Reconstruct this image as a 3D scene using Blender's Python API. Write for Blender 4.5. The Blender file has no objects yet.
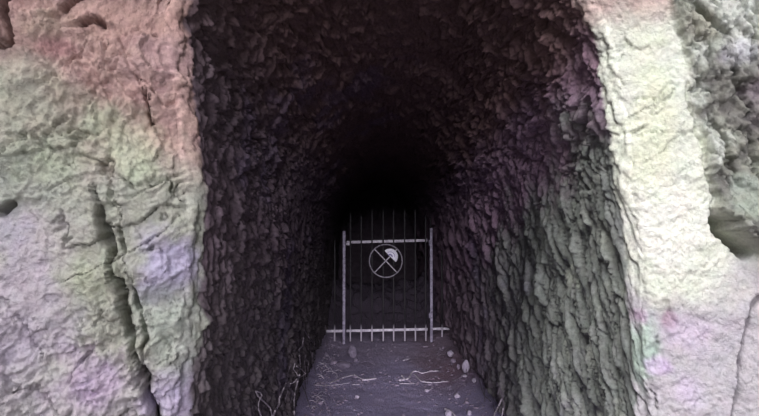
import bpy, bmesh, math, random
import numpy as np
from mathutils import Vector, Matrix
from mathutils.bvhtree import BVHTree

random.seed(7)
RNG = np.random.RandomState(11)
SC = bpy.context.scene
COL = SC.collection

# ------------------------------------------------------------------ camera
F = 600.0
CAMZ = 1.71
YAW = math.atan(12.5 / F)          # looks a little to the right of the tunnel axis
PITCH = math.atan(21.0 / F)        # and a little up
cam_data = bpy.data.cameras.new('camera')
cam = bpy.data.objects.new('camera', cam_data)
COL.objects.link(cam)
cam.location = (0, 0, CAMZ)
cam.rotation_euler = (math.pi / 2 + PITCH, 0, -YAW)
cam_data.sensor_width = 36.0
cam_data.lens = 36.0 * F / 759.0
cam_data.clip_start = 0.02
SC.camera = cam
RM = cam.rotation_euler.to_matrix()

def ray(px, py):
    d = RM @ Vector(((px - 379.5) / F, (208.0 - py) / F, -1.0))
    return d / d.y

def at(px, py, Y):
    """point of the place seen at (px,py) on the plane y = Y"""
    return Vector((0, 0, CAMZ)) + ray(px, py) * Y

def on_x(px, py, X):
    d = ray(px, py)
    return Vector((0, 0, CAMZ)) + d * (X / d.x)

def on_floor(px, py, z=0.0):
    d = ray(px, py)
    return Vector((0, 0, CAMZ)) + d * ((z - CAMZ) / d.z)

# ------------------------------------------------------------------ noise
def _hash(ix, iy, iz, seed):
    h = (ix.astype(np.int64) * 374761393 + iy.astype(np.int64) * 668265263
         + iz.astype(np.int64) * 2147483647 + seed * 974634777) & 0xffffffff
    h = ((h ^ (h >> 13)) * 1274126177) & 0xffffffff
    h = ((h ^ (h >> 16)) * 2246822519) & 0xffffffff
    h = h ^ (h >> 15)
    return (h & 0xffffff).astype(np.float64) / float(0xffffff)

def vnoise(x, y, z, seed=0):
    ix, iy, iz = np.floor(x), np.floor(y), np.floor(z)
    fx, fy, fz = x - ix, y - iy, z - iz
    ux, uy, uz = [f * f * f * (f * (f * 6 - 15) + 10) for f in (fx, fy, fz)]
    r = 0
    for dx in (0, 1):
        for dy in (0, 1):
            for dz in (0, 1):
                w = (ux if dx else 1 - ux) * (uy if dy else 1 - uy) * (uz if dz else 1 - uz)
                r = r + w * _hash(ix + dx, iy + dy, iz + dz, seed)
    return r * 2 - 1

def fbm(x, y, z, seed=0, octv=5, lac=2.03, gain=0.5):
    a, s, n = 1.0, 0, 0
    for o in range(octv):
        s = s + a * vnoise(x, y, z, seed + o * 17)
        n += a
        a *= gain
        x, y, z = x * lac + 3.1, y * lac + 7.7, z * lac + 1.3
    return s / n

def ridged(x, y, z, seed=0, octv=4, gain=0.5):
    a, s, n = 1.0, 0, 0
    for o in range(octv):
        s = s + a * (1 - np.abs(vnoise(x, y, z, seed + o * 13)) * 2)
        n += a
        a *= gain
        x, y, z = x * 2.1 + 5.1, y * 2.1 + 2.7, z * 2.1 + 9.3
    return s / n

def cells(u, v, seed, jit=0.9):
    """returns scooped-bowl height (sharp crests between pick scoops) and stepped chip height"""
    iu, iv = np.floor(u), np.floor(v)
    best = np.full(u.shape, 1e9)
    bowl = np.full(u.shape, 1e9)
    step = np.zeros(u.shape)
    zz = np.zeros(u.shape)
    for du in (-1, 0, 1):
        for dv in (-1, 0, 1):
            cu, cv = iu + du, iv + dv
            pu = cu + 0.5 + (_hash(cu, cv, zz, seed) - 0.5) * jit
            pv = cv + 0.5 + (_hash(cu, cv, zz, seed + 1) - 0.5) * jit
            off = _hash(cu, cv, zz, seed + 2)
            tu = _hash(cu, cv, zz, seed + 3) - 0.5
            tv = _hash(cu, cv, zz, seed + 4) - 0.5
            a, b = u - pu, v - pv
            d2 = a * a + b * b
            bowl = np.minimum(bowl, d2 * 1.2 + off * 0.45 + 0.5 * (tu * a + tv * b))
            pl = (off - 0.5) * 0.9 + (tu * a * 0.9) + (tv * 0.8 + 0.55) * b
            m = d2 < best
            best = np.where(m, d2, best)
            step = np.where(m, pl, step)
    return bowl, step

def flakes(u, v, seed, gu, gv, jit=0.95, ko=0.7):
    """overlapping flakes: every cell is a tilted plate ending in a sharp little cliff"""
    iu, iv = np.floor(u), np.floor(v)
    best = np.full(u.shape, 1e9)
    h = np.zeros(u.shape)
    zz = np.zeros(u.shape)
    for du in (-1, 0, 1):
        for dv in (-1, 0, 1):
            cu, cv = iu + du, iv + dv
            a = u - (cu + 0.5 + (_hash(cu, cv, zz, seed) - 0.5) * jit)
            b = v - (cv + 0.5 + (_hash(cu, cv, zz, seed + 1) - 0.5) * jit)
            off = _hash(cu, cv, zz, seed + 2) - 0.5
            tu = _hash(cu, cv, zz, seed + 3) - 0.5
            tv = _hash(cu, cv, zz, seed + 4) - 0.5
            d2 = a * a + b * b
            pl = off * ko + (gu + tu * 0.8) * a + (gv + tv * 0.8) * b - 0.35 * d2
            m = d2 < best
            best = np.where(m, d2, best)
            h = np.where(m, pl, h)
    return h

def sstep(a, b, x):
    t = np.clip((x - a) / (b - a), 0, 1)
    return t * t * (3 - 2 * t)

def seg_dist(x, z, pts):
    """distance to a polyline in the x-z plane, signed side, position along"""
    best = np.full(x.shape, 1e9)
    side = np.zeros(x.shape)
    for (x0, z0), (x1, z1) in zip(pts[:-1], pts[1:]):
        dx, dz = x1 - x0, z1 - z0
        L2 = dx * dx + dz * dz
        t = np.clip(((x - x0) * dx + (z - z0) * dz) / L2, 0, 1)
        ex, ez = x - (x0 + t * dx), z - (z0 + t * dz)
        d = np.sqrt(ex * ex + ez * ez)
        sg = np.sign(dx * (z - z0) - dz * (x - x0))
        m = d < best
        best = np.where(m, d, best)
        side = np.where(m, sg, side)
    return best, side

# ------------------------------------------------------------------ materials
def new_mat(name):
    m = bpy.data.materials.new(name)
    m.use_nodes = True
    nt = m.node_tree
    nt.nodes.clear()
    out = nt.nodes.new('ShaderNodeOutputMaterial')
    b = nt.nodes.new('ShaderNodeBsdfPrincipled')
    nt.links.new(b.outputs[0], out.inputs[0])
    return m, nt, b

def noise_node(nt, scale, detail=6, rough=0.6, vec=None):
    n = nt.nodes.new('ShaderNodeTexNoise')
    n.inputs['Scale'].default_value = scale
    n.inputs['Detail'].default_value = detail
    n.inputs['Roughness'].default_value = rough
    if vec is not None:
        nt.links.new(vec, n.inputs['Vector'])
    return n

def ramp_node(nt, src, stops):
    r = nt.nodes.new('ShaderNodeValToRGB')
    cr = r.color_ramp
    while len(cr.elements) < len(stops):
        cr.elements.new(0.5)
    for e, (p, c) in zip(cr.elements, stops):
        e.position = p
        e.color = (*c, 1) if len(c) == 3 else c
    nt.links.new(src, r.inputs[0])
    return r

def mixc(nt, a, b, fac, mode='MIX'):
    m = nt.nodes.new('ShaderNodeMix')
    m.data_type = 'RGBA'
    m.blend_type = mode
    for s, i in ((fac, 0), (a, 6), (b, 7)):
        if isinstance(s, (int, float)):
            m.inputs[i].default_value = s
        elif isinstance(s, tuple):
            m.inputs[i].default_value = (*s, 1)
        else:
            nt.links.new(s, m.inputs[i])
    return m.outputs[2]

def rock_material(name, rough=0.9, spec=0.15, bumps=((60, 0.003), (200, 0.003)), grain=0.35):
    m, nt, b = new_mat(name)
    geo = nt.nodes.new('ShaderNodeNewGeometry')
    P = geo.outputs['Position']
    at_ = nt.nodes.new('ShaderNodeAttribute')
    at_.attribute_name = 'mineral'
    c = at_.outputs['Color']
    n1 = noise_node(nt, 55, 8, 0.7, P)
    r1 = ramp_node(nt, n1.outputs[0], [(0.3, (1 - grain,) * 3), (0.5, (1, 1, 1)), (0.75, (1 + grain * 0.9,) * 3)])
    c = mixc(nt, c, r1.outputs[0], 1.0, 'MULTIPLY')
    n2 = noise_node(nt, 14, 4, 0.6, P)
    r2 = ramp_node(nt, n2.outputs[1] if len(n2.outputs) > 1 else n2.outputs[0],
                   [(0.0, (0.7, 0.7, 0.7)), (1.0, (1.3, 1.3, 1.3))])
    # faint mineral hue drift
    hv = mixc(nt, (1, 1, 1), n2.outputs[1], 0.12, 'MIX')
    c = mixc(nt, c, hv, 1.0, 'MULTIPLY')
    c = mixc(nt, c, (1.06, 1.06, 1.06), 1.0, 'MULTIPLY')
    nt.links.new(c, b.inputs['Base Color'])
    b.inputs['Roughness'].default_value = rough
    b.inputs['Specular IOR Level'].default_value = spec
    prev = None
    for sc, dist in bumps:
        nn = noise_node(nt, sc, 5, 0.65, P)
        bp = nt.nodes.new('ShaderNodeBump')
        bp.inputs['Strength'].default_value = 1.0
        bp.inputs['Distance'].default_value = dist
        nt.links.new(nn.outputs[0], bp.inputs['Height'])
        if prev:
            nt.links.new(prev.outputs[0], bp.inputs['Normal'])
        prev = bp
    nt.links.new(prev.outputs[0], b.inputs['Normal'])
    return m

def simple_material(name, c1, c2, scale=30, rough=0.85, metallic=0.0, bump=0.002, spec=0.3):
    m, nt, b = new_mat(name)
    tc = nt.nodes.new('ShaderNodeTexCoord')
    n = noise_node(nt, scale, 6, 0.65, tc.outputs['Object'])
    r = ramp_node(nt, n.outputs[0], [(0.35, c1), (0.65, c2)])
    nt.links.new(r.outputs[0], b.inputs['Base Color'])
    b.inputs['Roughness'].default_value = rough
    b.inputs['Metallic'].default_value = metallic
    b.inputs['Specular IOR Level'].default_value = spec
    bp = nt.nodes.new('ShaderNodeBump')
    bp.inputs['Distance'].default_value = bump
    nt.links.new(n.outputs[0], bp.inputs['Height'])
    nt.links.new(bp.outputs[0], b.inputs['Normal'])
    return m

def srgb(r, g, b):
    f = lambda v: (v / 255 / 12.92) if v <= 10 else ((v / 255 + 0.055) / 1.055) ** 2.4
    return (f(r), f(g), f(b))

M_ROCK = rock_material('tunnel_rock', grain=0.4)
M_FACE = rock_material('portal_rock', grain=0.22, bumps=((40, 0.012), (150, 0.006)))
M_EARTH = rock_material('tunnel_earth', grain=0.3, bumps=((60, 0.012), (240, 0.005)))
M_STONE = simple_material('pale_stone', srgb(150, 140, 160), srgb(190, 180, 195), 22, bump=0.004)
M_STONE2 = simple_material('earthy_stone', srgb(120, 108, 125), srgb(155, 142, 160), 22, bump=0.004)
M_STONE3 = simple_material('earth_caked_stone', srgb(98, 90, 106), srgb(128, 118, 136), 22, bump=0.004)
M_ROOT = simple_material('pale_root', srgb(150, 140, 150), srgb(205, 196, 205), 40)
M_ROOTD = simple_material('dull_root', srgb(90, 80, 90), srgb(140, 130, 142), 40)
M_STRAW = simple_material('dry_stalk', srgb(165, 155, 170), srgb(215, 205, 218), 40)
M_PLATE = simple_material('enamel_plate', srgb(225, 222, 240), srgb(245, 243, 252), 60, rough=0.5, bump=0.0004)
M_MARK = simple_material('plate_marking', srgb(105, 95, 150), srgb(150, 140, 190), 60, rough=0.6, bump=0.0004)

def gate_material(name, pale, dark, pale_base=True):
    """galvanised steel, browned patches, paler towards the ground"""
    m, nt, b = new_mat(name)
    geo = nt.nodes.new('ShaderNodeNewGeometry')
    n = noise_node(nt, 22, 6, 0.7, geo.outputs['Position'])
    r = ramp_node(nt, n.outputs[0], [(0.38, dark), (0.62, pale)])
    c = r.outputs[0]
    if pale_base:
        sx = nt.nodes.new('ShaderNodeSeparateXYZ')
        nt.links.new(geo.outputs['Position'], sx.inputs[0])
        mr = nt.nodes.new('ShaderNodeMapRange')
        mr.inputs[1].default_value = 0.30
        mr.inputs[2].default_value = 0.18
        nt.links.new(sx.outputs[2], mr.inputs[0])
        c = mixc(nt, c, srgb(205, 198, 212), mr.outputs[0])  # blends to a pale tone near the ground
    nt.links.new(c, b.inputs['Base Color'])
    b.inputs['Roughness'].default_value = 0.6
    b.inputs['Metallic'].default_value = 0.0
    return m

M_STEEL = gate_material('galvanised_steel', srgb(205, 200, 210), srgb(150, 142, 158), False)
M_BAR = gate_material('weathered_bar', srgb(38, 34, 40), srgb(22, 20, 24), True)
M_RING = gate_material('dull_ring_steel', srgb(150, 144, 156), srgb(95, 90, 100), False)
M_POST = gate_material('post_steel', srgb(165, 158, 180), srgb(105, 98, 115), False)

# ------------------------------------------------------------------ rock shell
def catmull(pts, n):
    P = [np.array(p, float) for p in pts]
    P = [2 * P[0] - P[1]] + P + [2 * P[-1] - P[-2]]
    out = []
    for i in range(1, len(P) - 2):
        for k in range(24):
            t = k / 24
            p0, p1, p2, p3 = P[i - 1:i + 3]
            out.append(0.5 * ((2 * p1) + (-p0 + p2) * t + (2 * p0 - 5 * p1 + 4 * p2 - p3) * t * t + (-p0 + 3 * p1 - 3 * p2 + p3) * t ** 3))
    out.append(P[-2])
    out = np.array(out)
    seg = np.sqrt(((out[1:] - out[:-1]) ** 2).sum(1))
    L = np.concatenate([[0], np.cumsum(seg)])
    s = np.linspace(0, L[-1], n)
    return np.stack([np.interp(s, L, out[:, 0]), np.interp(s, L, out[:, 1])], 1), L[-1]

NS = 1180
near_pts = [(-0.74, -0.15), (-0.735, 0.4), (-0.705, 0.95), (-0.66, 1.3), (-0.645, 1.65), (-0.68, 2.0), (-0.74, 2.4),
            (-0.73, 2.65), (-0.55, 3.0), (-0.2, 3.3), (0.15, 3.4), (0.5, 3.3), (0.8, 3.0), (0.93, 2.72), (1.02, 2.48),
            (1.08, 2.2), (1.11, 1.83), (1.14, 1.4), (1.17, 0.9), (1.19, 0.4), (1.20, -0.15)]
deep_pts = [(-0.64, -0.15), (-0.65, 0.4), (-0.66, 0.95), (-0.65, 1.3), (-0.61, 1.65), (-0.54, 1.95), (-0.42, 2.22),
            (-0.26, 2.45), (-0.08, 2.6), (0.10, 2.69), (0.28, 2.72), (0.46, 2.69), (0.64, 2.6), (0.80, 2.45), (0.93, 2.25),
            (1.02, 2.0), (1.09, 1.7), (1.14, 1.3), (1.18, 0.9), (1.20, 0.4), (1.21, -0.15)]
near, Lp = catmull(near_pts, NS)
deep, _ = catmull(deep_pts, NS)
# bring deep profile's lower walls to the same heights
sS = np.linspace(0, Lp, NS)

# entrance plane depth by side: left 2.40, right 2.60
u01 = np.linspace(0, 1, NS)
Ye = 2.40 + 0.20 * sstep(0.3, 0.7, u01)

# steps inside (from back to entrance) and outside over the face
Yb = 14.5
inside = []
D = 2.40
while D < Yb:
    inside.append(D - 2.40)
    D += max(0.008, 0.0034 * D * (1 + 0.5 * (D > 9)))
inside = inside[::-1]
outside = []
o = 0.006
while o < 2.6:
    outside.append(o)
    o += 0.0052 if o < 1.05 else 0.03
NI, NO = len(inside), len(outside)
NT = NI + NO
R = 0.03
X = np.zeros((NT, NS)); Y = np.zeros((NT, NS)); Z = np.zeros((NT, NS))
# outward 2-D normal of the near profile
tg = np.gradient(near, axis=0)
nl = np.sqrt((tg ** 2).sum(1))
nx, nz = -tg[:, 1] / nl, tg[:, 0] / nl       # left wall goes up: tangent (0,1) -> normal (-1,0): outward
# smooth the normals
for _ in range(60):
    nx = np.convolve(np.pad(nx, 3, 'edge'), np.ones(7) / 7, 'valid')
    nz = np.convolve(np.pad(nz, 3, 'edge'), np.ones(7) / 7, 'valid')
q = np.sqrt(nx * nx + nz * nz); nx /= q; nz /= q
nz[(u01 < 0.22) | (u01 > 0.78)] *= 1.0
for i, d in enumerate(inside):
    w = sstep(0, 5.5, np.array(d)) ** 0.8
    p = near * (1 - w) + deep * w
    rr = R * max(0.0, 1 - d / 0.10) ** 2
    X[i] = p[:, 0] + nx * rr
    Z[i] = p[:, 1] + nz * rr
    Y[i] = Ye + d
for j, o_ in enumerate(outside):
    i = NI + j
    oo = o_ + R
    X[i] = near[:, 0] + nx * oo
    Z[i] = near[:, 1] + nz * oo
    Y[i] = Ye - R * 0.3 - 0.10 * o_ - 0.05 * (1 - math.exp(-o_ / 0.08))
Tt = np.repeat(np.concatenate([-np.array(inside), np.array(outside)])[:, None], NS, 1)
S = np.repeat(sS[None, :], NT, 0)
U = np.repeat(u01[None, :], NT, 0)

def normals(X, Y, Z):
    P = np.stack([X, Y, Z], -1)
    a = np.gradient(P, axis=0)
    b = np.gradient(P, axis=1)
    n = np.cross(b, a)
    n /= np.maximum(1e-9, np.sqrt((n ** 2).sum(-1, keepdims=True)))
    return n
N = normals(X, Y, Z)
# orient towards the open space
mid = N[NI + 40, 100]
if mid[1] > 0:
    N = -N
# blur normals at the arris
for _ in range(6):
    N[1:-1] = (N[:-2] + N[1:-1] * 2 + N[2:]) / 4
N /= np.sqrt((N ** 2).sum(-1, keepdims=True))

inner = 1 - sstep(-0.02, 0.05, Tt)      # 1 inside the tunnel, 0 on the face
left = 1 - sstep(0.30, 0.42, U)
right = sstep(0.58, 0.70, U)
top = 1 - left - right
Dp = Y

# --- tunnel pick marks
wx = fbm(X * 2.2, Y * 2.2, Z * 2.2, 5, 3) * 0.16
wy = fbm(X * 2.2 + 9, Y * 2.2, Z * 2.2, 6, 3) * 0.16
fine = fbm(X * 26, Y * 26, Z * 26, 31, 3)
rg1 = fbm(X * 11, Y * 11, Z * 11, 32, 4) * 0.035
rg2 = fbm(X * 11 + 40, Y * 11, Z * 11, 33, 4) * 0.035
wx = wx + rg1
wy = wy + rg2
low = 1 - sstep(1.6, 2.35, Z)           # lower walls: long steep flutes; higher: chips
# coordinates along depth and up the wall
slantR = Y - 0.30 * (Z - 1.2)            # tops lean back into the hill on the right wall
slantL = Y + 0.05 * (Z - 1.2)
sl = np.where(U > 0.5, slantR, slantL)
sw = 0.05 * fbm(Y * 5, S * 1.6, X * 0 + 2, 35, 4) + 0.012 * fbm(Y * 20, S * 9, X * 0 + 2, 36, 3)
ul = 32 * np.log(np.maximum(1.0, sl + sw + 0.4))
bo1, st1 = cells(ul * 1.25, (S + wy * 0.6) / 0.40, 100)
vd = np.clip((U - 0.5) * 3.2, -1, 1)
bo1b, st1b = cells(ul * 2.1, (S + wy * 0.5) / 0.2, 150)
bark = fbm(ul * 1.6, S * 2.6, X * 2, 37, 5, gain=0.6)
lenv = np.where(U > 0.5, 0.32, 0.095)
uk = np.where(U > 0.5, 1.4, 1.9)
Sr = S + np.where(U > 0.5, wy * 0.5 + 0.0 * wy, wy * 1.1)
fl1 = flakes(ul * 0.95 * uk, Sr / lenv, 110, 0.9, 0.5 * vd, 0.95, np.where(U > 0.5, 0.35, 0.7))
fl2 = flakes(ul * 2.1 * uk, Sr / (lenv * 0.55), 130, 0.9, 0.5 * vd, 0.95, np.where(U > 0.5, 0.35, 0.7))
uc = 26 * np.log(np.maximum(1.0, Y + wx))
fc1 = flakes(uc * 1.15, (S + wy * 1.3) / 0.09, 160, 0.8, 0.5 * vd)
fc2 = flakes(uc * 2.4, (S + wy) / 0.042, 180, 0.8, 0.5 * vd)
bo2, st2 = cells((Y + wx) / 0.125, (S + wy * 1.2) / 0.095, 200)
bo3, st3 = cells((Y + wx * 0.7 + 0.3 * Z) / 0.055, (S + wy) / 0.05, 300)
flip = np.where(U > 0.5, -1.0, 1.0)
flutes = 0.04 - np.minimum(bo1, 0.7) * 0.055 - np.minimum(bo1b, 0.8) * 0.018 + fl1 * np.where(U > 0.5, 0.050, 0.044) + fl2 * 0.022 + bark * np.where(U > 0.5, 0.075, 0.022)
flutes = flutes * np.where(U > 0.5, np.clip(Y / 4.0, 0.62, 1.2), 1.0)
chips = bo2 * 0.015 + fc1 * 0.055 + fc2 * 0.028 + st3 * 0.008
lf = np.clip(low + 0.15 * fbm(X, Y * 0.8, Z, 77, 2), 0, 1) * (left + right)
dt = flutes * lf + chips * (1 - lf) + fine * 0.008 * (1 - 0.85 * lf) + 0.018 * fbm(X * 13, Y * 13, Z * 13, 34, 5) * (1 - 0.8 * lf)
dt *= 0.32 + 0.68 * sstep(0.0, 0.25, -Tt)
dt += 0.05 * fbm(X * 1.3, Y * 1.3, Z * 1.3, 41, 3)
# a big slab lip high on the right wall
dt += 0.03 * ridged(Y * 1.8 + Z, Z * 1.6, X, 63, 2) * right * sstep(1.5, 2.2, Z)
dt *= (0.8 + 0.35 * fbm(X * 0.9, Y * 0.9, Z * 0.9, 88, 2))

# --- portal face
df = 0.040 * fbm(X * 3.0, Y * 3, Z * 3.0, 51, 3)
rg = ridged(X * 3.4 + Z * 1.2, Y * 2, Z * 2.4 - X * 0.8, 52, 4)
# ledges, each a gentle ramp ending in a small drop, running down-left
lw = fbm(X * 2.6, Y, Z * 2.6, 53, 4)
ph = (X * 0.8 + Z * 1.5) * 3.3 + lw * 2.6
saw = ph - np.floor(ph)
ledge = np.where(saw < 0.95, saw / 0.95, (1 - saw) / 0.05)
ph2 = (-X * 2.2 + Z * 0.9) * 6.0 + fbm(X * 4, Y, Z * 4, 54, 4) * 2.8
saw2 = ph2 - np.floor(ph2)
ledge2 = np.where(saw2 < 0.92, saw2 / 0.92, (1 - saw2) / 0.08)
bG, sG = cells((X * 0.8 + Z * 0.6 + wx * 1.3) / 0.16, (Z * 0.8 - X * 0.6 + wy * 1.3) / 0.10, 420)
bH, sH = cells((X * 0.75 + Z * 0.65 + wx) / 0.045, (Z * 0.75 - X * 0.65 + wy) / 0.028, 440)
patch = sstep(-0.1, 0.35, fbm(X * 2.2, Y, Z * 2.2, 57, 2))
bF, sF = cells((X + Z * 0.5 + wx) / 0.07, (Z * 0.9 - X * 0.3 + wy) / 0.055, 400)
leftf = 1 - sstep(-0.2, 0.3, X)
v1 = fbm((X + Z * 0.6) * 2.6, Y, (Z - X * 0.5) * 5.0, 590, 5, gain=0.55)
v2 = fbm((X + Z * 0.5) * 6, Y, (Z - X * 0.6) * 11, 594, 4, gain=0.55)
m1 = sstep(-0.15, 0.3, fbm(X * 3 + 5, Y, Z * 3, 592, 3))
crev = np.exp(-(v1 / 0.018) ** 2) * 0.045 * m1 + np.exp(-(v2 / 0.035) ** 2) * 0.018 * patch
lip_ = np.tanh(v1 / 0.03) * 0.010 * m1 + np.tanh(v2 / 0.05) * 0.005 * patch
fK = flakes((X + Z * 0.6 + wx * 1.2) / 0.055, (Z - X * 0.7 + wy * 1.2) / 0.032, 860, 0.3, -0.55)
fK2 = flakes((X + Z * 0.5 + wx * 0.7) / 0.024, (Z - X * 0.6 + wy * 0.7) / 0.015, 880, 0.3, -0.55)
pk = 0.25 + 0.75 * sstep(-0.15, 0.25, fbm(X * 3.5, Y, Z * 2.5, 861, 3))
grainy = fbm(X * 45, Y * 45, Z * 45, 595, 3, gain=0.7)
df_l = df + 0.016 * sG + 0.008 * sH * patch + 0.026 * ledge * (0.35 + 0.65 * patch) + 0.014 * ledge2 * patch + 0.010 * rg \
    + 0.012 * fbm(X * 14, Y * 14, Z * 14, 58, 5, gain=0.6) + 0.005 * grainy - crev + lip_ + (0.018 * fK + 0.008 * fK2) * pk
df_r = 0.020 * fbm(X * 2.6, Y * 3, Z * 2.6, 61, 3) + 0.012 * ridged(X * 5, Y * 3, Z * 4, 62, 3) * 0.7 \
    + 0.010 * fbm(X * 16, Y * 16, Z * 16, 63, 5, gain=0.6) + 0.006 * sF * patch + 0.005 * sH * patch + 0.005 * grainy - 0.4 * crev + 0.4 * lip_

def px_line(pts, Yp):
    out = []
    for a, b in pts:
        p = at(a, b, Yp)
        out.append((p.x, p.z))
    return out

cw = 0.030 * fbm(X * 13, Y * 5, Z * 13, 71, 5, gain=0.6)
cwid = 0.75 + 0.9 * fbm(X * 9 + 4, Y * 3, Z * 9, 74, 3)
CX, CZ = X + cw, Z + cw * 0.7
def crack(d, pts, Yp, w, depth, lip=0.0):
    line = px_line(pts, Yp)
    dist, side = seg_dist(CX, CZ, line)
    if depth >= 0.09 and line[0][1] - line[-1][1] > 0.2:      # long cracks open gradually from a hairline
        tp = sstep(line[0][1] + 0.02, line[0][1] - 0.22, Z)
        w = w * (0.3 + 0.7 * tp)
        depth = depth * (0.3 + 0.7 * tp)
    c = np.exp(-(dist / (w * np.clip(cwid, 0.25, 1.6))) ** 2)
    d = d - depth * c
    if lip:
        d = d + lip * np.exp(-(dist / (w * 3.5)) ** 2) * side
    return d
YL = 2.36
for pts, w, dep, lip in [
    ([(98, 188), (106, 215), (114, 240), (118, 265), (124, 290), (128, 318), (136, 338), (142, 365), (150, 392), (158, 430)], 0.012, 0.15, -0.03),
    ([(120, 205), (127, 232), (131, 258), (136, 290), (140, 310)], 0.010, 0.10, 0.014),
    ([(131, 262), (136, 290), (143, 312), (149, 345), (147, 368), (141, 385)], 0.012, 0.09, 0.0),
    ([(128, 318), (137, 330), (135, 350), (139, 380)], 0.008, 0.04, 0.0),
    ([(112, 160), (116, 180), (119, 205)], 0.008, 0.04, 0.008),
    ([(145, 96), (148, 110), (153, 124)], 0.011, 0.10, 0.02),
    ([(139, 78), (146, 90), (150, 102)], 0.006, 0.03, 0.006),
    ([(85, 26), (95, 23), (106, 24)], 0.013, 0.11, 0.02),
    ([(68, 14), (76, 6), (84, -4)], 0.013, 0.11, 0.02),
    ([(-6, 52), (8, 52), (20, 49), (19, 30), (17, 8)], 0.018, 0.12, 0.02),
    ([(90, 45), (82, 60), (76, 70)], 0.007, 0.03, 0.006),
    ([(60, 80), (48, 90)], 0.01, 0.03, 0.0),
    ([(176, 42), (180, 60), (172, 75), (160, 82)], 0.006, 0.03, 0.008),
    ([(200, 100), (196, 130), (186, 145)], 0.008, 0.035, 0.006),
    ([(198, 168), (185, 172), (170, 177), (150, 188), (132, 200)], 0.006, 0.03, 0.012),
    ([(100, 338), (92, 352), (80, 368), (76, 380)], 0.007, 0.04, 0.008),
    ([(30, 312), (35, 328), (46, 345), (50, 358)], 0.005, 0.03, 0.0),
    ([(0, 210), (12, 212), (22, 203)], 0.012, 0.09, 0.012),
    ([(60, 190), (72, 183), (84, 178)], 0.005, 0.02, 0.006),
    ([(60, 232), (72, 226), (70, 212)], 0.006, 0.025, 0.0),
    ([(0, 300), (14, 296), (22, 305)], 0.005, 0.02, 0.004),
    ([(82, 400), (70, 420)], 0.006, 0.03, 0.0),
    ([(172, 350), (178, 372)], 0.003, 0.02, 0.0),
    ([(164, 248), (172, 270)], 0.003, 0.015, 0.0),
    ([(120, 120), (110, 128), (98, 140)], 0.005, 0.02, 0.006)]:
    df_l = crack(df_l, pts, YL, w, dep, lip)

YR = 2.5
# protruding craggy mass on the far right, its edge stepping down and ending in an overhang
edge = px_line([(668, -60), (672, 0), (676, 30), (690, 62), (689, 92), (700, 118), (704, 150), (712, 190), (716, 212), (728, 226),
                (741, 238), (750, 248), (775, 258), (840, 262)], YR)
dist, side = seg_dist(CX, CZ, edge)
sd = dist * side                                  # side > 0 : right / above the edge line
crag = sstep(0.0, 0.022, sd)
bC, sC = cells((X * 1.0 + Z * 0.35 + wx * 0.5) / 0.055, (Z - X * 0.3 + wy) / 0.11, 500)
bC2, sC2 = cells((X + Z * 0.4) / 0.030, (Z - X * 0.3) / 0.045, 520)
vC = fbm((X + Z * 0.35) * 9, Y * 0, (Z - X * 0.3) * 4.5, 740, 4, gain=0.55)
q1 = flakes((X + Z * 0.35 + wx * 0.8) / 0.060, (Z - X * 0.3 + wy * 0.8) / 0.13, 760, 0.25, -0.5)
q2 = flakes((X + Z * 0.35 + wx * 0.8) / 0.022, (Z - X * 0.3 + wy * 0.8) / 0.040, 780, 0.25, -0.5)
crag_rel = 0.055 - 0.02 * np.minimum(bC, 0.8) + 0.055 * q1 + 0.022 * q2 - 0.045 * np.exp(-(vC / 0.035) ** 2) + 0.006 * grainy + 0.05 * fbm(X * 5, Y, Z * 3, 72, 4) + 0.018 * ridged(X * 16, Y, Z * 7, 73, 3)
lowfac = sstep(at(0, 120, YR).z, at(0, 235, YR).z, Z)   # 0 above, deeper overhang nearer its lower tip
ztip = at(0, 232, YR).z
crag_rel = crag_rel + 0.10 * np.exp(-((Z - ztip) / 0.12) ** 2) + 0.03 * (1 - sstep(1.6, 2.05, Z))
# hollow under the tip
dist2, side2 = seg_dist(CX, CZ, px_line([(719, 222), (728, 235), (738, 246), (748, 252)], YR))
hollow = np.exp(-(dist2 / 0.023) ** 4)
df_r = df_r * (1 - crag) + crag * crag_rel - (1 - crag) * hollow * 0.35
for pts, w, dep, lip in [
    ([(759, 300), (750, 315), (748, 345), (742, 375), (738, 420)], 0.012, 0.05, -0.02),
    ([(600, 128), (622, 131), (638, 130), (648, 124)], 0.005, 0.03, 0.010),
    ([(672, 305), (677, 322), (682, 330)], 0.009, 0.02, 0.0),
    ([(690, 5), (704, 15), (716, 28), (726, 34)], 0.010, 0.05, 0.01),
    ([(742, 20), (748, 40), (744, 66)], 0.010, 0.05, 0.01),
    ([(730, 72), (740, 92), (748, 116)], 0.010, 0.06, 0.01),
    ([(712, 120), (722, 138), (728, 160), (730, 176)], 0.010, 0.06, 0.012),
    ([(745, 130), (752, 160), (757, 190)], 0.012, 0.06, 0.01),
    ([(688, 82), (694, 110), (700, 140), (712, 185), (716, 214)], 0.006, 0.03, 0.0),
    ([(650, 385), (662, 400), (664, 416)], 0.006, 0.03, 0.004),
    ([(665, 340), (667, 352), (662, 372)], 0.004, 0.02, 0.0)]:
    df_r = crack(df_r, pts, YR, w, dep, lip)
crag_edge = crag
df_all = df_l * leftf + df_r * (1 - leftf)
# the arris: notched by chips
disp = dt * inner + df_all * (1 - inner)
disp = disp - 0.02
disp += (inner * (1 - inner)) * 4 * (0.010 * sF + 0.015 * fbm(X * 9, Y * 9, Z * 9, 91, 3))
VX, VY, VZ = X + N[..., 0] * disp, Y + N[..., 1] * disp, Z + N[..., 2] * disp
# ragged run of the arris along the entrance
rag = (0.03 * fbm(Z * 3.1, X * 3.1, Y * 0, 95, 4)) * np.exp(-(Tt / 0.25) ** 2)
VX += -nx[None, :] * rag
VZ += -nz[None, :] * rag

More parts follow.
